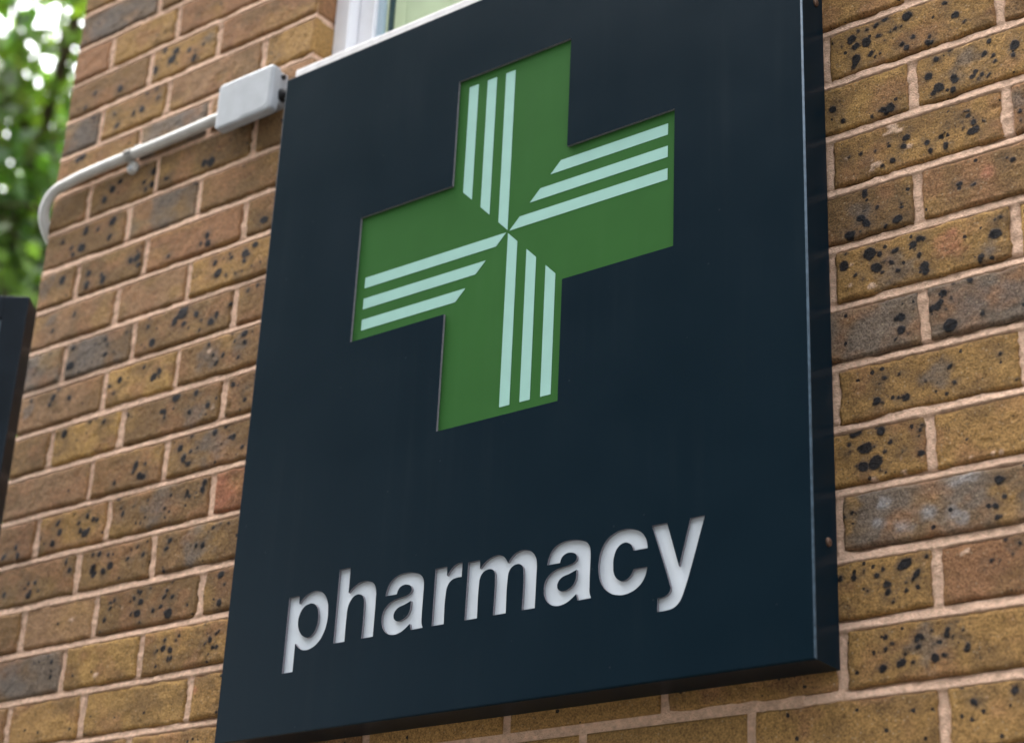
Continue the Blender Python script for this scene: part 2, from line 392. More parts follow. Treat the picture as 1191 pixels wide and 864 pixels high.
marks(0, 480, SL, 'spot', [(628,245,16),(645,290,15),(660,295,12),(670,235,7),(530,325,9),(615,275,8),(550,390,13),(568,465,10),(560,440,7),(620,432,6),(865,370,10),(855,385,6),(945,320,12),(935,355,12),(875,385,8),(760,440,6),(790,380,5),(267,510,11),(275,550,13),(240,602,13),(180,582,8),(168,632,12),(365,510,9),(370,545,10),(390,555,17),(408,540,10),(405,475,10),(430,490,10),(450,493,9),(72,622,9),(80,660,12),(15,668,12),(50,690,6),(458,650,11),(500,653,7),(428,655,7),(425,720,16),(430,745,14),(508,705,16),(475,730,12),(660,655,11),(690,685,8),(590,670,9),(605,630,5),(635,617,6),(785,590,12),(768,628,11),(905,612,9),(935,610,12),(985,530,8),(1058,510,8),(965,550,5),(755,730,8),(1020,510,5),(305,690,9),(320,725,10)])
marks(0, 480, SL, 'grey', [(740,420,100),(900,640,100)])
marks(0, 640, SL, 'spot', [(128,205,13),(130,150,7),(160,147,8),(175,187,7),(110,175,6),(15,205,10),(135,190,8),(632,290,17),(775,288,20),(765,285,12),(648,235,12),(617,220,9),(757,212,10),(740,258,10),(705,275,9),(603,295,7),(792,213,8),(770,183,7),(635,188,8),(648,193,6),(508,265,8),(505,240,6),(527,230,7),(480,320,11),(795,140,8),(695,170,5),(643,330,5),(460,375,6),(1010,240,15),(1020,110,15),(1035,155,6),(755,452,12),(785,460,12),(762,412,7),(790,495,9),(775,500,9),(815,413,6),(720,470,4),(970,410,11),(1000,385,9),(960,382,6),(980,448,8),(1000,445,8),(948,430,6),(1010,375,8),(240,510,9),(232,582,8)])
marks(0, 640, SL, 'grey', [(60,600,90)])
marks(0, 640, SL, 'red', [(900,640,22)])
marks(0, 640, SL, 'pale', [(440,580,14),(330,318,9),(318,322,6),(562,262,5)])
_P = survey([(a[1], a[2]) for a in SURV], WY)
_Q = survey([(a[1] + 1, a[2]) for a in SURV], WY) - _P
_R = survey([(a[1], a[2] + 1) for a in SURV], WY) - _P
_area = np.sqrt(np.abs(_Q[:, 0] * _R[:, 2] - _Q[:, 2] * _R[:, 0]))
SURV = [(k[0], p[0], p[2], k[3] * s) for k, p, s in zip(SURV, _P, _area)]
MK = {k: np.array([(a[1], a[2], a[3]) for a in SURV if a[0] == k]) for k in ('spot', 'grey', 'red', 'pale', 'bloom', 'tan')}


class Acc:
    def __init__(s): s.v = []; s.f = []; s.t = []; s.sp = []; s.pr = []; s.n = 0

    def add(s, v, f, t, sp, pr):
        s.v.append(v); s.f.append(f + s.n); s.t.append(t); s.sp.append(sp); s.pr.append(pr); s.n += len(v)

    def build(s, name, material, parent, smooth=True):
        v = np.concatenate(s.v) * MM; f = np.concatenate(s.f)
        me = bpy.data.meshes.new(name)
        me.vertices.add(len(v)); me.vertices.foreach_set('co', v.astype(np.float32).ravel())
        me.loops.add(f.size); me.loops.foreach_set('vertex_index', f.astype(np.int32).ravel())
        me.polygons.add(len(f)); me.polygons.foreach_set('loop_start', np.arange(0, f.size, 4, dtype=np.int32))
        me.polygons.foreach_set('use_smooth', np.full(len(f), smooth))
        if s.t[0] is not None:
            t = np.concatenate(s.t); t = np.c_[t, np.ones(len(t))]
            me.attributes.new('tint', 'FLOAT_COLOR', 'POINT').data.foreach_set('color', t.astype(np.float32).ravel())
            me.attributes.new('spot', 'FLOAT', 'POINT').data.foreach_set('value', np.concatenate(s.sp).astype(np.float32))
            me.attributes.new('proc', 'FLOAT', 'POINT').data.foreach_set('value', np.concatenate(s.pr).astype(np.float32))
        me.update(calc_edges=True); me.validate()
        return link_mesh(name, me, material, parent)


def grid_faces(nx, nz):
    i, j = np.meshgrid(np.arange(nx - 1), np.arange(nz - 1), indexing='ij')
    a = (i * nz + j).ravel()
    return np.c_[a, a + nz, a + nz + 1, a + 1]


def tint_of(cls, X, Z, seed):
    """low-frequency colour of one brick"""
    c = np.array(PAL[cls]); d = np.array(PAL['D']); y = np.array(PAL['Y']); r = np.array(PAL['R'])
    r1 = fbm(X / 55, Z / 35, seed + 3)
    r2 = fbm(X / 70, Z / 40, seed + 41)
    r3 = fbm(X / 40, Z / 30, seed + 77)
    k = lambda a, lo, hi: np.clip((a - lo) / (hi - lo), 0, 1)[:, None]
    t = np.ones((len(X), 1)) * c * random.uniform(.9, 1.1)
    t = t + (d * .9 - t) * k(r1, .5, .7) * .7
    t = t + (y - t) * k(r2, .55, .8) * .5
    t = t + (r * 1.05 - t) * k(r3, .5, .72) * .6
    return t * (.92 + .16 * vn(X / 18, Z / 18, seed + 9))[:, None]


def fine_brick(acc, x0, x1, z0, z1, cls, seed, dens, step=2.5, ext=0):
    """one brick face with rolled, uneven arrises, surveyed marks and its sides running into the mortar"""
    rs = random.Random(seed)
    nx = max(int((x1 - x0) / step), 3) + 1; nz = max(int((z1 - z0) / step), 3) + 1
    gx = np.linspace(0, 1, nx); gz = np.linspace(0, 1, nz)
    # finer near the edges
    gx = gx + .0 * gx
    U, V = np.meshgrid(gx, gz, indexing='ij')
    ex0 = (fbm(V * 5, V * 0 + 1, seed, 3) - .5) * 4.5; ex1 = (fbm(V * 5, V * 0 + 7, seed + 1, 3) - .5) * 4.5
    ez0 = (fbm(U * 12, U * 0 + 3, seed + 2, 3) - .5) * 4.2; ez1 = (fbm(U * 12, U * 0 + 9, seed + 3, 3) - .5) * 4.2
    tl = rs.uniform(-1.2, 1.2)
    X = x0 + ex0 + U * (x1 + ex1 - x0 - ex0)
    Z = z0 + ez0 + V * (z1 + ez1 - z0 - ez0) + (U - .5) * tl
    e = np.minimum(np.minimum(X - x0 - ex0, x1 + ex1 - X), np.minimum(V * (z1 - z0), (1 - V) * (z1 - z0)))
    rr = 2.6 + 1.2 * vn(X / 13, Z / 13, seed + 5)
    q = np.clip(1 - e / rr, 0, 1)
    roll = (1 - np.sqrt(np.maximum(1 - q * q, 0))) * 2.4
    rough = (fbm(X / 16, Z / 16, seed + 6, 4) - .5) * 1.9 + (vn(X / 4.5, Z / 4.5, seed + 8) - .5) * .55
    pit = np.clip(fbm(X / 9, Z / 9, seed + 12, 2) - .74, 0, 1) * 7
    Y = WY + rs.uniform(-.9, 1.0) + (U - .5) * rs.uniform(-1.6, 1.6) + (V - .5) * rs.uniform(-1., 1.) + roll - rough + pit
    X, Y, Z = X.ravel(), Y.ravel(), Z.ravel()
    t = tint_of(cls, X, Z, seed)
    wob = (fbm(X / 17, Z / 11, seed + 21, 4) - .5) * 2.
    near = lambda A, m: A[(A[:, 0] > x0 - m) & (A[:, 0] < x1 + m) & (A[:, 1] > z0 - m) & (A[:, 1] < z1 + m)] if len(A) else A
    for kind, colr, amt in (('grey', (.125, .104, .088), .75), ('red', (.36, .14, .085), .6), ('tan', PAL['T'], .9), ('bloom', (.30, .29, .29), .62)):
        for bx, bz, br in near(MK[kind], 40):
            if not (x0 - 4 < bx < x1 + 4 and z0 - 4 < bz < z1 + 4): continue
            d = np.hypot(X - bx, Z - bz) / br + wob * .9
            w = np.clip(1.25 - d, 0, 1); w = w * w * (3 - 2 * w) * amt * (.55 + .6 * fbm(X / 8, Z / 8, seed + 61))
            if kind == 'bloom': w = w * (.35 + 1.1 * fbm(X / 7, Z / 7, seed + 31))
            t = t + (np.array(colr) - t) * np.clip(w, 0, 1)[:, None]
    for bx, bz, br in near(MK['pale'], 10):
        d = br - np.hypot(X - bx, (Z - bz) * 1.15) + (fbm(X / 9 + 3, Z / 6, seed + 51, 4) - .5) * br * 2.4
        w = np.clip(d / 1.6 + .4, 0, 1) * .85
        t = t + (np.array((.58, .40, .28)) - t) * w[:, None]
        Y = Y - w * .9
    sp = np.full(len(X), -18.)
    for bx, bz, br in near(MK['spot'], 12):
        ang = rs.uniform(0, 3.14); ca, sa = math.cos(ang), math.sin(ang); st = rs.uniform(.82, 1.2)
        dx = X - bx; dz = Z - bz
        d = br - np.hypot((dx * ca + dz * sa) * st, (-dx * sa + dz * ca) / st)
        sp = np.maximum(sp, np.clip(d, -18, 6))
    # sides
    G = np.arange(nx * nz).reshape(nx, nz)
    ring = np.concatenate([G[:, 0], G[-1, 1:], G[-2::-1, -1], G[0, -2:0:-1]])
    v = np.c_[X, Y, Z]; vb = v[ring].copy(); vb[:, 1] = WY + 14
    n0 = len(v); m_ = len(ring); k = np.arange(m_)
    f2 = np.c_[ring, n0 + k, n0 + (k + 1) % m_, ring[(k + 1) % m_]]
    acc.add(np.r_[v, vb], np.r_[grid_faces(nx, nz), f2], np.r_[t, t[ring]], np.r_[sp, sp[ring]], np.full(n0 + m_, dens))


def coarse_brick(acc, p0, du, L, z0, z1, nrm, cls, seed):
    """brick away from the picture: face with rolled edges, 4 x 4 points"""
    rs = random.Random(seed)
    us = np.array([0, 3, L - 3, L]); zs = np.array([z0, z0 + 3, z1 - 3, z1])
    U, V = np.meshgrid(us, zs, indexing='ij')
    D = np.where((np.isin(U, us[1:3])) & (np.isin(V, zs[1:3])), rs.uniform(0, 1.2), -2.2)
    X = p0[0] + du[0] * U + nrm[0] * D; Y = p0[1] + du[1] * U + nrm[1] * D
    v = np.c_[X.ravel(), Y.ravel(), V.ravel()]
    G = np.arange(16).reshape(4, 4)
    ring = np.concatenate([G[:, 0], G[-1, 1:], G[-2::-1, -1], G[0, -2:0:-1]])
    vb = v[ring] - np.array([nrm[0], nrm[1], 0]) * 12
    k = np.arange(12)
    f2 = np.c_[ring, 16 + k, 16 + (k + 1) % 12, ring[(k + 1) % 12]]
    t = np.ones((28, 3)) * np.array(PAL[cls]) * rs.uniform(.85, 1.15)
    acc.add(np.r_[v, vb], np.r_[grid_faces(4, 4), f2], t, np.full(28, -18.), np.full(28, rs.choice([.1, .5, .9])))


NLO, NHI = -86, 39           # courses (course n spans bed joints n-1 .. n, counted downwards)
XE = 3400.                   # far right end of the front wall


def joints(n):
    """u of the perpends in course n, left to right (brick lengths)"""
    if n % 2: us = [-4.25, -3.5] + [k + .5 for k in range(-3, 15)]
    else: us = [-4.75, -4.0] + [float(k) for k in range(-3, 15)]
    return us


def front_bricks():
    acc = Acc(); co = Acc()
    rs = random.Random(3)
    for n in range(NLO, NHI):
        zb, zt = BZ - 75 * n + 6.6, BZ - 75 * (n - 1) - 6.4
        zt = min(zt, 6500.)
        xs = [XC - 6.3] + [BX + 225 * u for u in joints(n)] + [XE]
        xs = [x for x in xs if x <= XE]
        hole = zt > ZS - 5 and zt < ZH + 20
        for i, (a, b) in enumerate(zip(xs, xs[1:])):
            x0, x1 = a + 6.3, b - 6.3
            if hole:
                if x0 >= XJ - 20 and x1 <= XJ2 + 20: continue
                if x0 < XJ and x1 > XJ - 30: x1 = XJ
                if x0 < XJ2 and x1 > XJ2: x0 = XJ2
                if x1 - x0 < 12: continue
            side = 'l' if x1 < -200 else 'r'
            inl = x0 < -330 and -780 < zb and zt < 1080
            inr = x1 > 400 and x0 < 860 and -900 < zb and zt < 330
            cls = None
            key = '%d%s' % (n, side)
            if key in LOOK:
                j = i if side == 'l' else int(round((x1 - 350) / 225 - .5))
                if side == 'r': j = 0 if x0 < 500 else 1
                if j < len(LOOK[key]): cls = LOOK[key][j]
            if cls is None: cls = rs.choice('TTTYDRPBBG')
            seed = (n + 50) * 53 + i * 7
            if inl or inr:
                dens = .8 if cls in 'TD' else .5 if cls in 'YG' else .2
                fine_brick(acc, x0, x1, zb, zt, cls, seed, dens, 2.4 if inr else 3.0)
            else:
                coarse_brick(co, (x0, WY), (1, 0), x1 - x0, zb, zt, (0, -1), cls, seed)
            # the jamb's brick return
            if hole and abs(x1 - XJ) < 1:
                coarse_brick(co, (XJ, WY + 5), (0, 1), 42 if n % 2 else 60, zb, zt, (1, 0), cls, seed + 1)
            if hole and abs(x0 - XJ2) < 1:
                coarse_brick(co, (XJ2, WY + 5), (0, 1), 60, zb, zt, (-1, 0), cls, seed + 1)
    # the brick return round the corner
    for n in range(NLO, NHI):
        zb, zt = BZ - 75 * n + 5, min(BZ - 75 * (n - 1) - 5, 6500.)
        y = WY + 4
        L = 102 if n % 2 else 215
        k = 0
        while y < 4200:
            coarse_brick(co, (XC + 2, y), (0, 1), L, zb, zt, (-1, 0), rs.choice('TTTYDRPBBG'), n * 91 + k + 7000)
            y += L + 10; L = 215; k += 1
    acc.v += co.v; acc.f += [f + acc.n for f in co.f]; acc.t += co.t; acc.sp += co.sp; acc.pr += co.pr; acc.n += co.n
    return acc


def mortar():
    acc = Acc()

    def add(v, f): acc.add(v, f, None, None, None)

    def patch(x0, x1, z0, z1, step):
        gx = np.arange(x0, x1 + .1, step); gz = np.arange(z0, z1 + .1, step)
        gx[-1] = x1; gz[-1] = z1
        X, Z = np.meshgrid(gx, gz, indexing='ij')
        n = np.ceil((BZ - Z) / 75.).astype(int)          # course number
        w = (BZ - Z) / 75. - (n - 1)                     # 0 at upper bed centre, 1 at lower
        bed = np.minimum(w, 1 - w) * 75                 # mm from the bed centre
        sgn = np.where(w < .5, -1, 1)                    # -1: lower half of the joint above this course
        # struck bed joint: set back under the upper brick, nearly flush at the brick below
        h = 2.1 + np.where(sgn < 0, bed, -bed) * -.30
        h = h + np.where(sgn > 0, np.clip((bed - 2.5) / 3, 0, 1) * np.clip((fbm(X / 60, Z / 60, 91) - .5) * 12, 0, 1) * 3.5, 0)
        # perpends
        best = np.full(X.shape, 1e9)
        for par in (0, 1):
            us = np.array(joints(par)) * 225 + BX
            d = np.min(np.abs(X[..., None] - us), -1)
            best = np.where((n % 2) == par, d, best)
        inside = (bed > 9.) & (best > 9.)
        hp = 2.6 + (best / 5.) ** 2 * .5
        hh = np.where(bed < 6.5, h, hp)
        edge = np.clip((np.where(bed < 6.5, bed, best) - 4.5) / 3, 0, 1)
        hh = hh + (fbm(X / 20, Z / 13, 5, 4) - .5) * 3.6 + (vn(X / 4.5, Z / 4.5, 8) - .5) * 1.1
        hh = hh - edge * np.clip((fbm(X / 26, Z / 26, 15, 4) - .5) * 9, -1, 1.6)
        hh = np.where(inside, 9, np.clip(hh, .1, 8))
        Y = WY + hh
        add(np.c_[X.ravel(), Y.ravel(), Z.ravel()], grid_faces(len(gx), len(gz)))

    def flat(x0, x1, z0, z1, y=WY + 4):
        add(np.array([(x0, y, z0), (x1, y, z0), (x1, y, z1), (x0, y, z1)], float), np.array([[0, 1, 2, 3]]))
    xl, xr0, xr1 = -330., 400., 860.
    top, bot = 6500., GROUND
    patch(XC + 1, -440 - 12., -780, 1080, 2.4)            # left of the jamb
    patch(-440 - 12., xl, -780, ZS - 30, 2.4)
    patch(xr0, xr1, -900, 330, 2.2)
    flat(XC + 1, XJ, 1080, top); flat(XC + 1, xl, bot, -780)
    flat(xl, xr0, bot, ZS - 30); flat(xr0, xr1, bot, -900); flat(xr0, xr1, 330, ZS - 30)
    flat(xr1, XE, bot, ZS - 30); flat(XJ2, XE, ZS - 30, top); flat(XJ, XJ2, ZH, top)
    # jamb returns, corner return, head soffit
    for x in (XJ - 4, XJ2 + 4):
        add(np.array([(x, WY + 3, ZS - 30), (x, WY + 160, ZS - 30), (x, WY + 160, ZH), (x, WY + 3, ZH)], float), np.array([[0, 1, 2, 3]]))
    add(np.array([(XJ, WY + 4, ZH), (XJ2, WY + 4, ZH), (XJ2, WY + 160, ZH), (XJ, WY + 160, ZH)], float), np.array([[0, 1, 2, 3]]))
    x = XC + 5
    add(np.array([(x, WY + 3, bot), (x, 4200, bot), (x, 4200, top), (x, WY + 3, top)], float), np.array([[0, 1, 2, 3]]))
    return acc


house = empty('brick_building', (XC * MM, WY * MM, GROUND * MM), 'brown speckled brick building with tan mortar that carries the dark pharmacy sign', 'building')
wall = front_bricks().build('wall', M_BRICK, house)
mor = mortar().build('mortar', M_MORTAR, wall)
bm = bmesh.new()
box(bm, XC + 40, XE, WY + 300, 4180, 6440, 6520)
box(bm, XE - 60, XE - 4, WY + 30, 4200, GROUND, 6440)
box(bm, XC + 20, XE - 60, 4120, 4200, GROUND, 6440)
link_bm('rear_walls', bm, M_MORTAR, house)

# window
FY = WY + 42
win_bm = bmesh.new()
box(win_bm, XJ, XJ + 31, FY, FY + 65, ZS + 2, ZH)
box(win_bm, XJ2 - 31, XJ2, FY, FY + 65, ZS + 2, ZH)
box(win_bm, XJ + 31.3, XJ2 - 31.3, FY, FY + 65, ZS + 2, ZS + 33)
box(win_bm, XJ + 31.3, XJ2 - 31.3, FY, FY + 65, ZH - 32, ZH - 1)
win = link_bm('window', win_bm, M_UPVC, house, bevel=2, seg=2)
bm = bmesh.new()
a, b_ = XJ + 32, XJ2 - 32
SY = FY + 22
box(bm, a, a + 33, SY, SY + 40, ZS + 34, ZH - 33)
box(bm, b_ - 33, b_, SY, SY + 40, ZS + 34, ZH - 33)
box(bm, a + 33.3, b_ - 33.3, SY, SY + 40, ZS + 34, ZS + 66)
box(bm, a + 33.3, b_ - 33.3, SY, SY + 40, ZH - 65, ZH - 33)
link_bm('sash', bm, M_UPVC, win, bevel=2.5, seg=2)
bm = bmesh.new()
for x0, x1, z0, z1 in ((a + 33.5, a + 45, ZS + 66, ZH - 65), (b_ - 45, b_ - 33.5, ZS + 66, ZH - 65), (a + 45.5, b_ - 45.5, ZS + 66.5, ZS + 77), (a + 45.5, b_ - 45.5, ZH - 77, ZH - 65.5)):
    box(bm, x0, x1, SY + 8, SY + 15.5, z0, z1)
link_bm('gasket', bm, M_BEAD, win)
for x0, x1 in ((a + 45.8, a + 55), (b_ - 55, b_ - 45.8)):
    bm = bmesh.new(); box(bm, x0, x1, SY + 20.5, SY + 25, ZS + 60, ZH - 60)
    link_bm('spacer_bar', bm, M_SPACER, win)
bm = bmesh.new()
box(bm, a + 34, b_ - 34, SY + 16, SY + 20, ZS + 60, ZH - 60)
link_bm('glass', bm, M_GLASS, win)
bm = bmesh.new()
box(bm, XJ - 12, XJ2 + 12, WY - 20, FY + 60, ZS - 52, ZS)
link_bm('sill', bm, M_SILL, win, bevel=3, seg=2)
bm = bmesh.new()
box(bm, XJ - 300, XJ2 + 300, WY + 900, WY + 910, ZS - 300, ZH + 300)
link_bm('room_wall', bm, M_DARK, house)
# the blind hanging behind the glass
bl = empty('window_blind', ((XJ + XJ2) / 2 * MM, (SY + 32) * MM, ZS * MM), 'pale sage green vertical blind hanging behind the white framed window', 'blind')
x = a - 20
k = 0
while x < b_ + 40:
    bm = bmesh.new()
    n = 10
    for zz in (ZS + 20, ZH - 40):
        for i in range(n + 1):
            t = i / n
            bm.verts.new(((x + t * 97) * MM, (SY + 32 - 5 * math.sin(t * math.pi) + t * 5) * MM, zz * MM))
    bm.verts.ensure_lookup_table()
    for i in range(n): bm.faces.new([bm.verts[j] for j in (i, i + 1, n + 2 + i, n + 1 + i)])
    bmesh.ops.solidify(bm, geom=list(bm.faces), thickness=.0008)
    link_bm('slat', bm, M_BLIND, bl, smooth=True)
    x += 92; k += 1

# ---------------------------------------------------------------- pharmacy sign
SX0, SX1, SZ0, SZ1 = -446., 445.5, -630., 389.
TH = 3.5
sign = empty('pharmacy_sign', (0, 0, SZ0 * MM), 'large navy sign board with recessed green cross and pale cut-out word pharmacy', 'sign')
CA, CH = 96.6, 263.
CX = 0.
cross_pts = [(-CA, CH), (CA, CH), (CA, CA), (CH, CA), (CH, -CA), (CA, -CA), (CA, -CH), (-CA, -CH), (-CA, -CA), (-CH, -CA), (-CH, CA), (-CA, CA)]
XH, BL = -448.6, -521.5
GL = {
 'p': [[(-332.5,XH,1),(-314,XH,1),(-313,-459.5,1),(-306,-452.5,0),(-295,-447.2,0),(-283.5,-446.4,0),(-271.6,-451.2,0),(-263,-462.5,0),(-260,-477,0),(-260.5,-492,0),(-265,-505.5,0),(-273.6,-516.5,0),(-285,-522.5,0),(-296,-523.5,0),(-305,-520.6,0),(-314,-512.5,1),(-314,-549.8,1),(-332.8,-549.8,1)],
       [(-312.3,-484,0),(-310,-473,0),(-304.5,-465.6,0),(-296.2,-462.3,0),(-288.2,-462.6,0),(-281.3,-467.2,0),(-277.6,-475.5,0),(-276.6,-485.3,0),(-278.6,-495.5,0),(-283.8,-503.4,0),(-291.2,-507.3,0),(-299.6,-505.2,0),(-308,-497.4,0)]],
 'h': [[(-245.6,-424,1),(-226.6,-424,1),(-226.6,-457.6,1),(-217.3,-450.4,0),(-205.6,-446.6,0),(-193.6,-447.2,0),(-183.9,-452,0),(-179.4,-461.8,0),(-178.7,-474,0),(-178.7,-493.6,0),(-179,BL,1),(-198.3,BL,1),(-198.3,-478.5,0),(-199.2,-470.6,0),(-202.2,-465,0),(-208,-462.3,0),(-215.8,-463.2,0),(-222.3,-469,0),(-225.9,-477.7,0),(-226.8,-490.4,0),(-227,BL,1),(-246,BL,1)]],
 'a': [[(90.5,-471.8,1),(93.1,-461.6,0),(98.8,-452.9,0),(109.1,-447.5,0),(123,-446.2,0),(136.9,-448.4,0),(146.2,-452.2,0),(151.6,-458.4,0),(153.2,-467.1,0),(153.2,-480.1,0),(153,-506,0),(153.4,-515,0),(155.6,-521.3,1),(136.5,BL,1),(134,-513.3,1),(127.5,-518.2,0),(117.4,-522.8,0),(105.4,-523.5,0),(95,-519,0),(88.9,-511,0),(86.9,-501.6,0),(88.4,-491.8,0),(94.4,-484,0),(103.5,-479.4,0),(112.1,-477.9,0),(122.4,-476.6,0),(130.1,-474.2,0),(133.6,-470.2,0),(132.2,-465.2,0),(126.2,-461.9,0),(117.5,-461.9,0),(111.6,-465.8,0),(109.3,-471.9,1)],
       [(106.4,-500.2,0),(107.8,-494.6,0),(113,-490,0),(123,-487.4,0),(133.6,-484,1),(133.4,-491.3,0),(132.2,-497,0),(128.6,-502.2,0),(121.9,-506,0),(115.1,-507.2,0),(109.1,-505.2,0)]],
 'r': [[(-82.6,XH,1),(-63.8,XH,1),(-63.2,-460.6,1),(-56.3,-452,0),(-48.4,-447.6,0),(-39.6,-447.1,1),(-39.8,-465.4,1),(-48.1,-465.4,0),(-56.2,-467.6,0),(-61.6,-474,0),(-63.6,-484,0),(-64,BL,1),(-83.2,BL,1)]],
 'm': [[(-30.6,XH,1),(-12.2,XH,1),(-11.4,-459.6,1),(-3.6,-452.4,0),(6.2,-448.1,0),(15.1,-447,0),(23.1,-449.4,0),(28.3,-454.3,0),(31.4,-459,1),(37.6,-452,0),(46,-447.6,0),(57.3,-447.3,0),(67.2,-451.6,0),(73.4,-459.6,0),(75.2,-469,0),(75.2,-480,0),(74.6,BL,1),(55.4,BL,1),(55.6,-475.2,0),(54.1,-468,0),(49.8,-463.8,0),(44.5,-463,0),(37.8,-465.2,0),(33.4,-470.9,0),(32,-480,0),(31.5,BL,1),(12.2,BL,1),(12.4,-473.5,0),(11.3,-467.5,0),(7.4,-463.6,0),(.6,-462.6,0),(-6.4,-465.2,0),(-10.6,-471.4,0),(-11.8,-481,0),(-12.2,BL,1),(-31.4,BL,1)]],
 'c': [[(233,-474,1),(213.6,-474,1),(211,-467.8,0),(206.1,-463.5,0),(199.6,-462.4,0),(191.7,-466.4,0),(186.9,-475.6,0),(185.6,-487,0),(187.5,-498.6,0),(192.9,-505.4,0),(200,-508,0),(207.3,-505.4,0),(211.8,-500.3,0),(213.9,-496.2,1),(233,-496.4,1),(229.8,-507.4,0),(221.7,-517.4,0),(208.6,-523.3,0),(192.1,-523.3,0),(178.7,-517.2,0),(169.8,-507,0),(165.5,-494,0),(165,-481.1,0),(167.9,-467.1,0),(175,-455.6,0),(186,-448.6,0),(198.5,-446.2,0),(213,-448.2,0),(224.5,-454.5,0),(231,-464,0)]],
 'y': [[(238.3,XH,1),(258.8,XH,1),(275.4,-502.6,1),(290,XH,1),(309.4,XH,1),(281,-535.6,0),(276.2,-543.9,0),(269.2,-549.2,0),(259.3,-551.1,0),(247.2,-551.1,1),(247.2,-535.6,1),(256.1,-535,0),(262,-531.6,0),(264.4,-526.9,0),(263.4,-521.6,0)]],
}
word = [('p', 0), ('h', 0), ('a', -253.2), ('r', 0), ('m', 0), ('a', 0), ('c', 0), ('y', 0)]


def spline(cu, pts, dx=0, off=0):
    sp = cu.splines.new('BEZIER')
    sp.bezier_points.add(len(pts) - 1)
    sp.use_cyclic_u = True
    sp.resolution_u = 8
    for bp, (x, z, c) in zip(sp.bezier_points, pts):
        bp.co = ((x + dx) * MM, z * MM, 0)
        bp.handle_left_type = bp.handle_right_type = 'VECTOR' if c else 'AUTO'


def curve_plate(name, contours, y0, th, mats, parent, edge_mat=False, smooth=False):
    """flat plate with real holes: a filled 2D curve, extruded and stood upright"""
    cu = bpy.data.curves.new(name + '_outline', 'CURVE')
    cu.dimensions = '2D'; cu.fill_mode = 'BOTH'; cu.extrude = th / 2 * MM
    for pts, dx in contours: spline(cu, pts, dx)
    tmp = bpy.data.objects.new(name + '_tmp', cu)
    COL.objects.link(tmp)
    bpy.context.view_layer.update()
    dg = bpy.context.evaluated_depsgraph_get()
    me = bpy.data.meshes.new_from_object(tmp.evaluated_get(dg))
    bpy.data.objects.remove(tmp)
    me.name = name
    me.materials.clear()
    # curve XY -> world XZ, its Z -> world -Y
    me.transform(Matrix(((1, 0, 0, 0), (0, 0, -1, (y0 + th / 2) * MM), (0, 1, 0, 0), (0, 0, 0, 1))))
    o = link_mesh(name, me, mats, parent)
    if edge_mat:
        for p in me.polygons:
            if abs(p.normal.y) < .5: p.material_index = 1
    me.polygons.foreach_set('use_smooth', [False] * len(me.polygons))
    return o


RF = 2.2
rect = [(SX0 + RF, SZ1 - RF, 1), (SX1 - RF, SZ1 - RF, 1), (SX1 - RF, SZ0 + RF, 1), (SX0 + RF, SZ0 + RF, 1)]
cont = [(rect, 0), ([(x + CX, z, 1) for x, z in cross_pts], 0)]
for ch, dx in word:
    for c in GL[ch]: cont.append((c, dx))
curve_plate('face_plate', cont, 0, TH, [M_NAVY, M_CUT], sign, edge_mat=True)
# folded tray sides: rounded fold, then back towards the wall
bm = bmesh.new()
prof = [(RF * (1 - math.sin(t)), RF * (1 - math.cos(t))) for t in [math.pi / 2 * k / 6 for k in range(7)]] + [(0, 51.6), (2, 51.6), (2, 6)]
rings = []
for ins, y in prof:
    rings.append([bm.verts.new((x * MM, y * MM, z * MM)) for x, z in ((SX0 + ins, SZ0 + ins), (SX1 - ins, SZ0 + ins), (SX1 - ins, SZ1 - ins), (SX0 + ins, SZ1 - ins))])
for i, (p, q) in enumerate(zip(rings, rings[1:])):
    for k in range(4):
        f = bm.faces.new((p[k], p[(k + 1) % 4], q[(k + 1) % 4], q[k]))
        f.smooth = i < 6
        f.material_index = 1 if i < 6 and k == 1 else 0  # painted highlight on the right-hand fold only
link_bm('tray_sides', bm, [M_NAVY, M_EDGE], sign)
# backing tray behind the face, so that no light leaks in
bm = bmesh.new()
box(bm, SX0 + 3, SX1 - 3, 44, 48, SZ0 + 3, SZ1 - 3)
link_bm('back_panel', bm, M_NAVY, sign)
# green panel and its twelve stripes
bm = bmesh.new()
g = 12.
outer = [(x + math.copysign(g, x) * (1 if abs(x) >= CA else 0), z + math.copysign(g, z)) for x, z in cross_pts]
vs = [bm.verts.new((x * MM, (TH + .4) * MM, z * MM)) for x, z in outer]
bm.faces.new(vs)
r = bmesh.ops.extrude_face_region(bm, geom=list(bm.faces))
for v in r['geom']:
    if isinstance(v, bmesh.types.BMVert): v.co.y += 3 * MM
cp = link_bm('cross_panel', bm, M_GREEN, sign)
SY_ = TH + .1
for rot in range(4):
    for k in range(3):
        x0 = -32.2 * k - 0.6; x1 = x0 - 16.2
        g0 = 3.
        quad = [(x0, 249.5), (x0, -x0 + g0 - 1), (x1, -x1 + g0 - 1), (x1, 249.5)]
        co_ = []
        for x, z in quad:
            for _ in range(rot): x, z = z, -x
            co_.append((x + 1.6, z - .2))
        bm = bmesh.new()
        f = bm.faces.new([bm.verts.new((x * MM, SY_ * MM, z * MM)) for x, z in co_])
        e = bmesh.ops.extrude_face_region(bm, geom=[f])
        for v in e['geom']:
            if isinstance(v, bmesh.types.BMVert): v.co.y += .25 * MM
        link_bm('stripe', bm, M_MINT, cp)
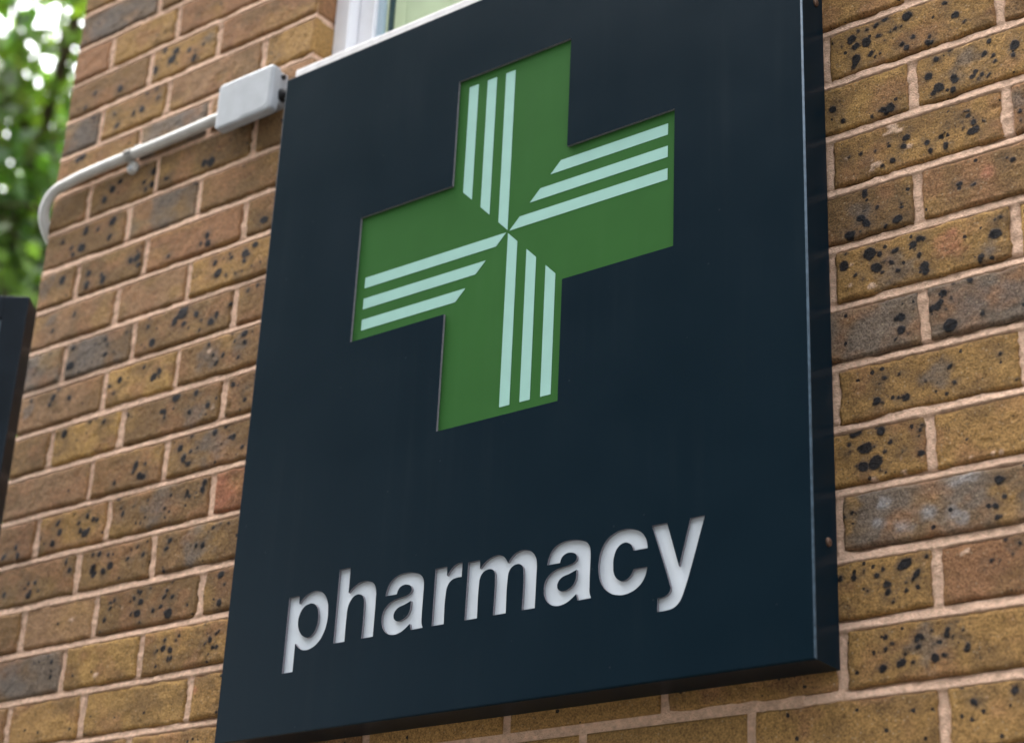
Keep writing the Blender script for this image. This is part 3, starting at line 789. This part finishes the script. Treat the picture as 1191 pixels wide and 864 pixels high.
# letters: pale acrylic seen through the cut-outs, one piece per letter
for ch, dx in word:
    c = GL[ch][0]
    xs = [p[0] + dx for p in c]; zs = [p[1] for p in c]
    bm = bmesh.new()
    pad = 2.6
    box(bm, min(xs) - pad, max(xs) + pad, TH + .3, TH + 3.2, min(zs) - 5, max(zs) + 5)
    link_bm('letter', bm, M_WHITE, sign)
# the islands inside p and a are part of face_plate (they are glued to the acrylic)


def screw(cx, cy, cz, axis, rad, mat_, parent, name='screw'):
    bm = bmesh.new()
    ax = Vector(axis)
    tube(bm, [Vector((cx, cy, cz)) - ax * 1, Vector((cx, cy, cz)) + ax * rad * .35, Vector((cx, cy, cz)) + ax * rad * .62, Vector((cx, cy, cz)) + ax * rad * .72],
         [rad, rad, rad * .7, rad * .3], 12)
    return link_bm(name, bm, mat_, parent, smooth=True)


for y, z in ((33.5, 203.), (31.5, -494.)):
    screw(SX1, y, z, (1, 0, 0), 5.2, M_RUST, sign)

# ---------------------------------------------------------------- junction box, conduit, clip
jb = empty('junction_box', (-.559, WY * MM, .366), 'pale grey plastic cable box on the bricks at top left of the sign', 'junction box')
FYb = WY - 35.


def rounded_slab(bm, x0, x1, z0, z1, r, y0, y1, chamf):
    """rounded rectangle from y1 (back) to y0 (front) with softened front edge"""
    def ring(ins, y):
        out = []
        rr = max(r - ins, .5)
        for cx, cz, a0 in ((x1 - r, z1 - r, 0), (x0 + r, z1 - r, 90), (x0 + r, z0 + r, 180), (x1 - r, z0 + r, 270)):
            for k in range(7):
                a = math.radians(a0 + 15 * k)
                out.append(bm.verts.new(((cx + rr * math.cos(a)) * MM, y * MM, (cz + rr * math.sin(a)) * MM)))
        return out
    rs_ = [ring(0, y1), ring(0, y0 + chamf), ring(chamf * .3, y0 + chamf * .3), ring(chamf, y0)]
    n = len(rs_[0])
    for p, q in zip(rs_, rs_[1:]):
        for k in range(n): bm.faces.new((p[k], p[(k + 1) % n], q[(k + 1) % n], q[k]))
    bm.faces.new(rs_[-1]); bm.faces.new(rs_[0][::-1])


bm = bmesh.new()
rounded_slab(bm, -611, -500.5, 384, 446.5, 6, WY - 20, WY - .2, .6)
link_bm('body', bm, M_PVC, jb)
bm = bmesh.new()
rounded_slab(bm, -620.5, -497.5, 366.5, 449.5, 8, FYb, WY - 19.6, 4)
lid = link_bm('lid', bm, M_PVC, jb)
bm = bmesh.new()   # moulded knock-out outline on the lid
rounded_slab(bm, -571, -503, 373, 443, 14, FYb - .45, FYb + .6, .4)
link_bm('raised_panel', bm, M_PVC, lid)
bm = bmesh.new()
tube(bm, [(-501.2, WY - 10, 402), (-497.2, WY - 10, 402), (-489, WY - 10, 401), (-470, WY - 8, 396), (-440, WY - 8, 388)], [10, 10.5, 8, 4.4, 4.4], 16)
link_bm('cable_gland', bm, M_RUBBER, jb, smooth=True)
bm = bmesh.new()
tube(bm, [(-501, WY - 11, 435), (-496.4, WY - 11, 435)], 4, 12)
link_bm('knockout_plug', bm, M_RUBBER, jb)

PY = WY - 12.
PZ = 405.5
con = empty('cable_conduit', (-.85, PY * MM, PZ * MM), 'white plastic conduit pipe running left along bricks from the cable box and round the corner', 'conduit')
knots = [(-612, PY, PZ + 2), (-640, PY, PZ + 1.5), (-700, PY, PZ + .5), (-780, PY, PZ - .3), (-850, PY, PZ), (-910, PY, PZ), (-960, PY, PZ - 1), (-1000, PY - 1, PZ - 5),
         (-1034, PY - 3, PZ - 13), (-1053, PY - 3, PZ - 31), (-1065, PY + 5, PZ - 56), (-1069, PY + 32, PZ - 88), (-1069.5, PY + 85, PZ - 116), (-1069.5, PY + 180, PZ - 145), (-1069.5, PY + 800, PZ - 190), (-1069.5, PY + 2600, PZ - 200)]
pts = []
K = [Vector(k) for k in knots]
for i in range(len(K) - 1):      # smooth bend: Catmull-Rom through the knots
    p0, p1, p2, p3 = K[max(i - 1, 0)], K[i], K[i + 1], K[min(i + 2, len(K) - 1)]
    m = 6 if 6 <= i <= 12 else 1
    for q in range(m):
        t = q / m
        pts.append(.5 * (2 * p1 + (p2 - p0) * t + (2 * p0 - 5 * p1 + 4 * p2 - p3) * t * t + (3 * p1 - p0 - 3 * p2 + p3) * t ** 3))
pts.append(K[-1])
bm = bmesh.new()
tube(bm, pts, 9., 20)
link_bm('pipe', bm, M_CONDUIT, con, smooth=True)
bm = bmesh.new()
tube(bm, [(-624, PY, PZ + 1.7), (-611, PY, PZ + 2)], [10.6, 10.6], 20)
link_bm('coupler', bm, M_CONDUIT, con, smooth=True)
bm = bmesh.new()
CXc = -848.
sect = [(WY - 1, PZ + 26), (WY - 3, PZ + 16)] + [(PY - 10.8 * math.sin(math.radians(q)), PZ + 10.8 * math.cos(math.radians(q))) for q in range(-20, 201, 20)] + [(WY - 5, PZ - 13), (WY - 4, PZ - 22)]
va = []; vb = []
for y, z in sect:
    va.append(bm.verts.new(((CXc - 7.5) * MM, y * MM, z * MM))); vb.append(bm.verts.new(((CXc + 7.5) * MM, y * MM, z * MM)))
for i in range(len(sect) - 1): bm.faces.new((va[i], va[i + 1], vb[i + 1], vb[i]))
bmesh.ops.solidify(bm, geom=list(bm.faces), thickness=.0022)
tube(bm, [(CXc, WY - 1, PZ - 20), (CXc, WY - 6, PZ - 20), (CXc, WY - 9, PZ - 20)], [11.5, 11.5, 9], 18)
cl = link_bm('clip', bm, M_CONDUIT, con, smooth=False)
screw(CXc, WY - 9, PZ - 24, (0, -1, 0), 4.5, M_PVC, cl)

# ---------------------------------------------------------------- framed black sign at the corner, turned towards the street corner
PHI = math.radians(38)
dv = np.array([math.cos(PHI), math.sin(PHI)]); nv = np.array([math.sin(PHI), -math.cos(PHI)])   # along the face, out of the face
P0 = survey([(34.5, 345.)], -25.)[0]
fs = empty('framed_sign_box', (P0[0] * MM, P0[1] * MM, (P0[2] - 620) * MM), 'black framed sign box at the lower left edge, in front of the wall corner', 'sign')
W_, H_, T_ = 430., 620., 55.


def fbox(bm, u0, u1, t0, t1, z0, z1):
    """box in the turned sign's own axes: u along the face (0 at its right edge), t behind the face"""
    v = []
    for u in (u0, u1):
        for t in (t0, t1):
            for z in (z0, z1):
                p = P0[:2] + dv * u - nv * t
                v.append(bm.verts.new((p[0] * MM, p[1] * MM, (P0[2] + z) * MM)))
    for f in ((0, 1, 3, 2), (4, 6, 7, 5), (0, 4, 5, 1), (2, 3, 7, 6), (0, 2, 6, 4), (1, 5, 7, 3)):
        bm.faces.new([v[i] for i in f])


bm = bmesh.new()
for q in ((-40, 0, 0, T_, -H_, 0), (-W_, -W_ + 40, 0, T_, -H_, 0), (-W_ + 40.2, -40.2, 0, T_, -40, -.2), (-W_ + 40.2, -40.2, 0, T_, -H_ + .2, -H_ + 40)):
    fbox(bm, *q)
link_bm('frame', bm, M_BLACK, fs, bevel=1.6, seg=2)
bm = bmesh.new()
fbox(bm, -W_ + 38, -38, 7, T_ - 2, -H_ + 38, -38)
link_bm('panel', bm, M_PANEL, fs)
for z in (-150, -480):
    bm = bmesh.new()
    p = P0[:2] + dv * (-190) - nv * T_
    tube(bm, [(p[0] + 6, p[1] - 6, P0[2] + z), (XC + 4, WY + 130, P0[2] + z)], 9, 10)
    link_bm('bracket', bm, M_STEEL, fs)

# ---------------------------------------------------------------- ground, pavement, kerb, road
def sheet(name, x0, x1, y0, y1, z, m_):
    bm = bmesh.new()
    bm.faces.new([bm.verts.new((x, y, z)) for x, y in ((x0, y0), (x1, y0), (x1, y1), (x0, y1))])
    o = link_bm(name, bm, m_)
    return tag(o, kind='structure')


GZ = GROUND * MM
sheet('ground', -400, 400, -400, 400, GZ - .124, M_EARTH)
sheet('road', -120, 120, -9.2, -3.2, GZ - .12, M_ROAD)
bm = bmesh.new(); box(bm, -120000, 120000, -3050, 52, GROUND - 130, GROUND)
tag(link_bm('pavement', bm, M_PAVE), kind='structure')
bm = bmesh.new()
for k in range(-40, 40): box(bm, k * 915, k * 915 + 911, -3199, -3054, GROUND - 130, GROUND + 2)
tag(link_bm('kerb', bm, M_KERB, bevel=8), kind='structure')
bm = bmesh.new(); box(bm, -120000, 120000, -12000, -9200, GROUND - 130, GROUND)
tag(link_bm('far_pavement', bm, M_PAVE), kind='structure')


# ---------------------------------------------------------------- trees
def leaves(name, centres, n, size, parent, seed, tintlo=.6, tinthi=1.5):
    """leaf-shaped faces gathered in twigs and clumps through the crown's volume (metres)"""
    g_ = np.random.default_rng(seed)
    C_ = np.array([c[:3] for c in centres]); R_ = np.array([c[3] for c in centres])
    w = R_ ** 3; w = w / w.sum()
    nt_ = n // 48
    ci = g_.choice(len(C_), nt_, p=w)
    d = g_.normal(size=(nt_, 3)); d /= np.linalg.norm(d, axis=1)[:, None]
    tw = C_[ci] + d * (R_[ci] * g_.random(nt_) ** (1 / 2.4))[:, None]
    lum = g_.uniform(tintlo, tinthi, nt_); yel = g_.random(nt_)
    idx = np.repeat(np.arange(nt_), 48)
    P = tw[idx] + g_.normal(size=(len(idx), 3)) * size * 1.45
    a = g_.normal(size=(len(idx), 3)); a[:, 2] -= .5; a /= np.linalg.norm(a, axis=1)[:, None]
    b = g_.normal(size=(len(idx), 3)); b -= a * np.sum(a * b, 1)[:, None]; b /= np.linalg.norm(b, axis=1)[:, None]
    c = np.cross(a, b)
    L = size * g_.uniform(.7, 1.3, len(idx))[:, None]; W = L * .33
    q = np.stack([P, P + a * L * .35 + b * W + c * L * .05, P + a * L, P + a * L * .35 - b * W + c * L * .05], 1).reshape(-1, 3)
    me = bpy.data.meshes.new(name)
    me.vertices.add(len(q)); me.vertices.foreach_set('co', q.astype(np.float32).ravel())
    nf = len(idx)
    me.loops.add(nf * 4); me.loops.foreach_set('vertex_index', np.arange(nf * 4, dtype=np.int32))
    me.polygons.add(nf); me.polygons.foreach_set('loop_start', np.arange(0, nf * 4, 4, dtype=np.int32))
    col = np.stack([lum * (1 + .55 * yel) * .85, lum, lum * (1 - .3 * yel), np.ones(nt_)], 1)[idx]
    col[:, :3] *= g_.uniform(.8, 1.2, nf)[:, None]
    me.attributes.new('leaf', 'FLOAT_COLOR', 'POINT').data.foreach_set('color', np.repeat(col, 4, 0).astype(np.float32).ravel())
    me.update(calc_edges=True)
    return link_mesh(name, me, M_LEAF, parent)


def tree(name, base, h, crown, n, size, label, seed, group=None):
    """crown: list of (x,y,z,r) clumps in metres"""
    root = empty(name, base, label, 'tree', group)
    rs = random.Random(seed)
    B = Vector(base) * 1000
    top = Vector(crown[0][:3]) * 1000
    fork = B.lerp(top, .55); fork.x = B.x + (top.x - B.x) * .2; fork.y = B.y + (top.y - B.y) * .2
    bm = bmesh.new()
    trunk_pts = [B - Vector((0, 0, 150))] + [B.lerp(fork, t) + Vector((rs.uniform(-40, 40), rs.uniform(-40, 40), 0)) for t in (.08, .35, .7)] + [fork]
    tube(bm, trunk_pts, [h * 30, h * 22, h * 18, h * 16, h * 14], 12)
    tk = link_bm('trunk', bm, M_BARK, root, smooth=True)
    bm = bmesh.new()
    for c in crown:
        e = Vector(c[:3]) * 1000
        mid = fork.lerp(e, .5) + Vector((rs.uniform(-200, 200), rs.uniform(-200, 200), rs.uniform(0, 250)))
        s_ = B.lerp(fork, rs.uniform(.75, 1))
        tube(bm, [s_, s_.lerp(mid, .5), mid, mid.lerp(e, .6), e], [h * 8, h * 6.5, h * 5, h * 3, h], 8)
        for k in range(5):
            d = Vector((rs.gauss(0, 1), rs.gauss(0, 1), rs.gauss(.2, .8))).normalized() * c[3] * 900
            st = mid.lerp(e, rs.uniform(.2, 1))
            tube(bm, [st, st.lerp(e + d, .5) + Vector((0, 0, 60)), e + d], [h * 2.2, h * 1.4, h * .4], 6)
    link_bm('limbs', bm, M_BARK, root, smooth=True)
    leaves('crown', crown, n, size, root, seed)
    return root


def ray(px, py, dist):
    d = ((px - PPX[0]) / FPX) * RIGHT + ((py - PPX[1]) / FPX) * DOWN + FWD
    d = d / np.linalg.norm(d)
    return CAM * MM + d * dist


c0 = ray(40, 150, 10.5)
cr = [(c0[0] - .6, c0[1] + .3, c0[2] + .4, 1.5)]
rs = random.Random(5)
for k in range(13):
    cr.append((c0[0] + rs.uniform(-2.6, 1.4), c0[1] + rs.uniform(-.6, 2.6), c0[2] + rs.uniform(-2.2, 2.6), rs.uniform(.8, 1.35)))
for px_, py_ in ((20, 290), (55, 320), (10, 350), (75, 260), (-30, 300), (20, 420)):
    q_ = ray(px_, py_, rs.uniform(9.6, 11.2)); cr.append((q_[0], q_[1], q_[2], .62))
tree('broadleaf_tree', (c0[0] - 2.4, c0[1] + 1.6, GZ - .12), 8.5, cr, 17500, .125, 'bright green leafy tree with white sky gaps beyond the left building corner', 21)

# trees added on the far pavement: unseen, for the dark reflection in the sign
for i, (tx, ty, zc, rr) in enumerate(((-15.2, -11.4, 10.6, 6.2), (1.8, -11.4, 4.6, 2.8))):
    rs = random.Random(60 + i)
    cc = [(tx, ty, zc, rr * .6)]
    for k in range(16):
        v_ = Vector((rs.gauss(0, 1), rs.gauss(0, 1), rs.gauss(0, 1))).normalized() * rr * rs.uniform(.4, .85)
        cc.append((tx + v_.x, ty + v_.y * .6, zc + v_.z, rr * rs.uniform(.3, .45)))
    tree('added_street_tree', (tx, ty, GZ), 13 - 3 * i, cc, 32000 - 20000 * i, .34 - .06 * i,
         'tall unseen street tree added across the road to darken the sign reflection' if i == 0 else 'smaller unseen street tree added across the road', 70 + i, 'added trees across the road')

# flats added across the road: unseen, a dark mass for the sign to mirror
M_FLATS = mat('dark_red_brick', (.045, .03, .025), .95, .2, noise=.25, nscale=4)
M_PANE = mat('dark_window_pane', (.01, .012, .014), .1, .2)
fl = empty('added_apartment_block', (-1, -13, GZ), 'unseen dark brick apartment block added across the road to darken the sign reflection', 'building')
bm = bmesh.new(); box(bm, -13000, 11000, -22000, -13200, GROUND, 12300)
link_bm('wall', bm, M_FLATS, fl)
bm = bmesh.new(); box(bm, -13300, 11300, -22300, -12900, 12302, 12800)
link_bm('parapet', bm, M_FLATS, fl)
for st in range(4):
    for k in range(7):
        x = -11300 + k * 3300; z = GROUND + 900 + st * 3350
        bm = bmesh.new()
        box(bm, x - 70, x + 1470, -13230, -13150, z - 70, z); box(bm, x - 70, x + 1470, -13230, -13150, z + 1600, z + 1670)
        box(bm, x - 70, x, -13230, -13150, z, z + 1600); box(bm, x + 1400, x + 1470, -13230, -13150, z, z + 1600)
        wn = link_bm('window', bm, M_UPVC, fl)
        bm = bmesh.new(); box(bm, x + 3, x + 1397, -13225, -13180, z + 3, z + 1597)
        link_bm('pane', bm, M_PANE, wn)

# ---------------------------------------------------------------- light
SUN = Vector((-.38, .10, .92)).normalized()
w = bpy.data.worlds.new('World'); S.world = w; w.use_nodes = True
nt = w.node_tree
bg = nt.nodes['Background']
sky = nt.nodes.new('ShaderNodeTexSky'); sky.sky_type = 'NISHITA'; sky.sun_disc = False
sky.sun_elevation = math.asin(SUN.z); sky.sun_rotation = math.atan2(SUN.x, SUN.y)
sky.air_density = 1.; sky.dust_density = 6.; sky.ozone_density = 1.
hs = nt.nodes.new('ShaderNodeHueSaturation'); hs.inputs['Saturation'].default_value = .3
nt.links.new(sky.outputs[0], hs.inputs['Color']); nt.links.new(hs.outputs[0], bg.inputs['Color'])
bg.inputs['Strength'].default_value = .15
sl = bpy.data.lights.new('sun', 'SUN'); sl.energy = .6; sl.angle = math.radians(35); sl.color = (1, .96, .9)
so = bpy.data.objects.new('sun', sl); COL.objects.link(so)
so.rotation_euler = (-SUN).to_track_quat('-Z', 'Y').to_euler()
so.location = SUN * 20

# ---------------------------------------------------------------- camera
cam = bpy.data.cameras.new('camera')
cam.sensor_fit = 'HORIZONTAL'; cam.sensor_width = 36
cam.lens = FPX / 1191 * 36
cam.shift_x = .5 / 1191; cam.shift_y = -22. / 1191
cam.clip_start = .05; cam.clip_end = 1500
cam.dof.use_dof = True; cam.dof.focus_distance = 2.27; cam.dof.aperture_fstop = cam.lens / 16.5
cam.dof.aperture_blades = 0
co = bpy.data.objects.new('camera', cam); COL.objects.link(co)
UP = -DOWN
co.matrix_world = Matrix(((RIGHT[0], UP[0], -FWD[0], CAM[0] * MM), (RIGHT[1], UP[1], -FWD[1], CAM[1] * MM), (RIGHT[2], UP[2], -FWD[2], CAM[2] * MM), (0, 0, 0, 1)))
S.camera = co
vs_ = S.view_settings
S.display_settings.display_device = 'sRGB'
vs_.view_transform = 'Standard'; vs_.look = 'None'; vs_.gamma = 1; vs_.exposure = 2.85; vs_.use_curve_mapping = False
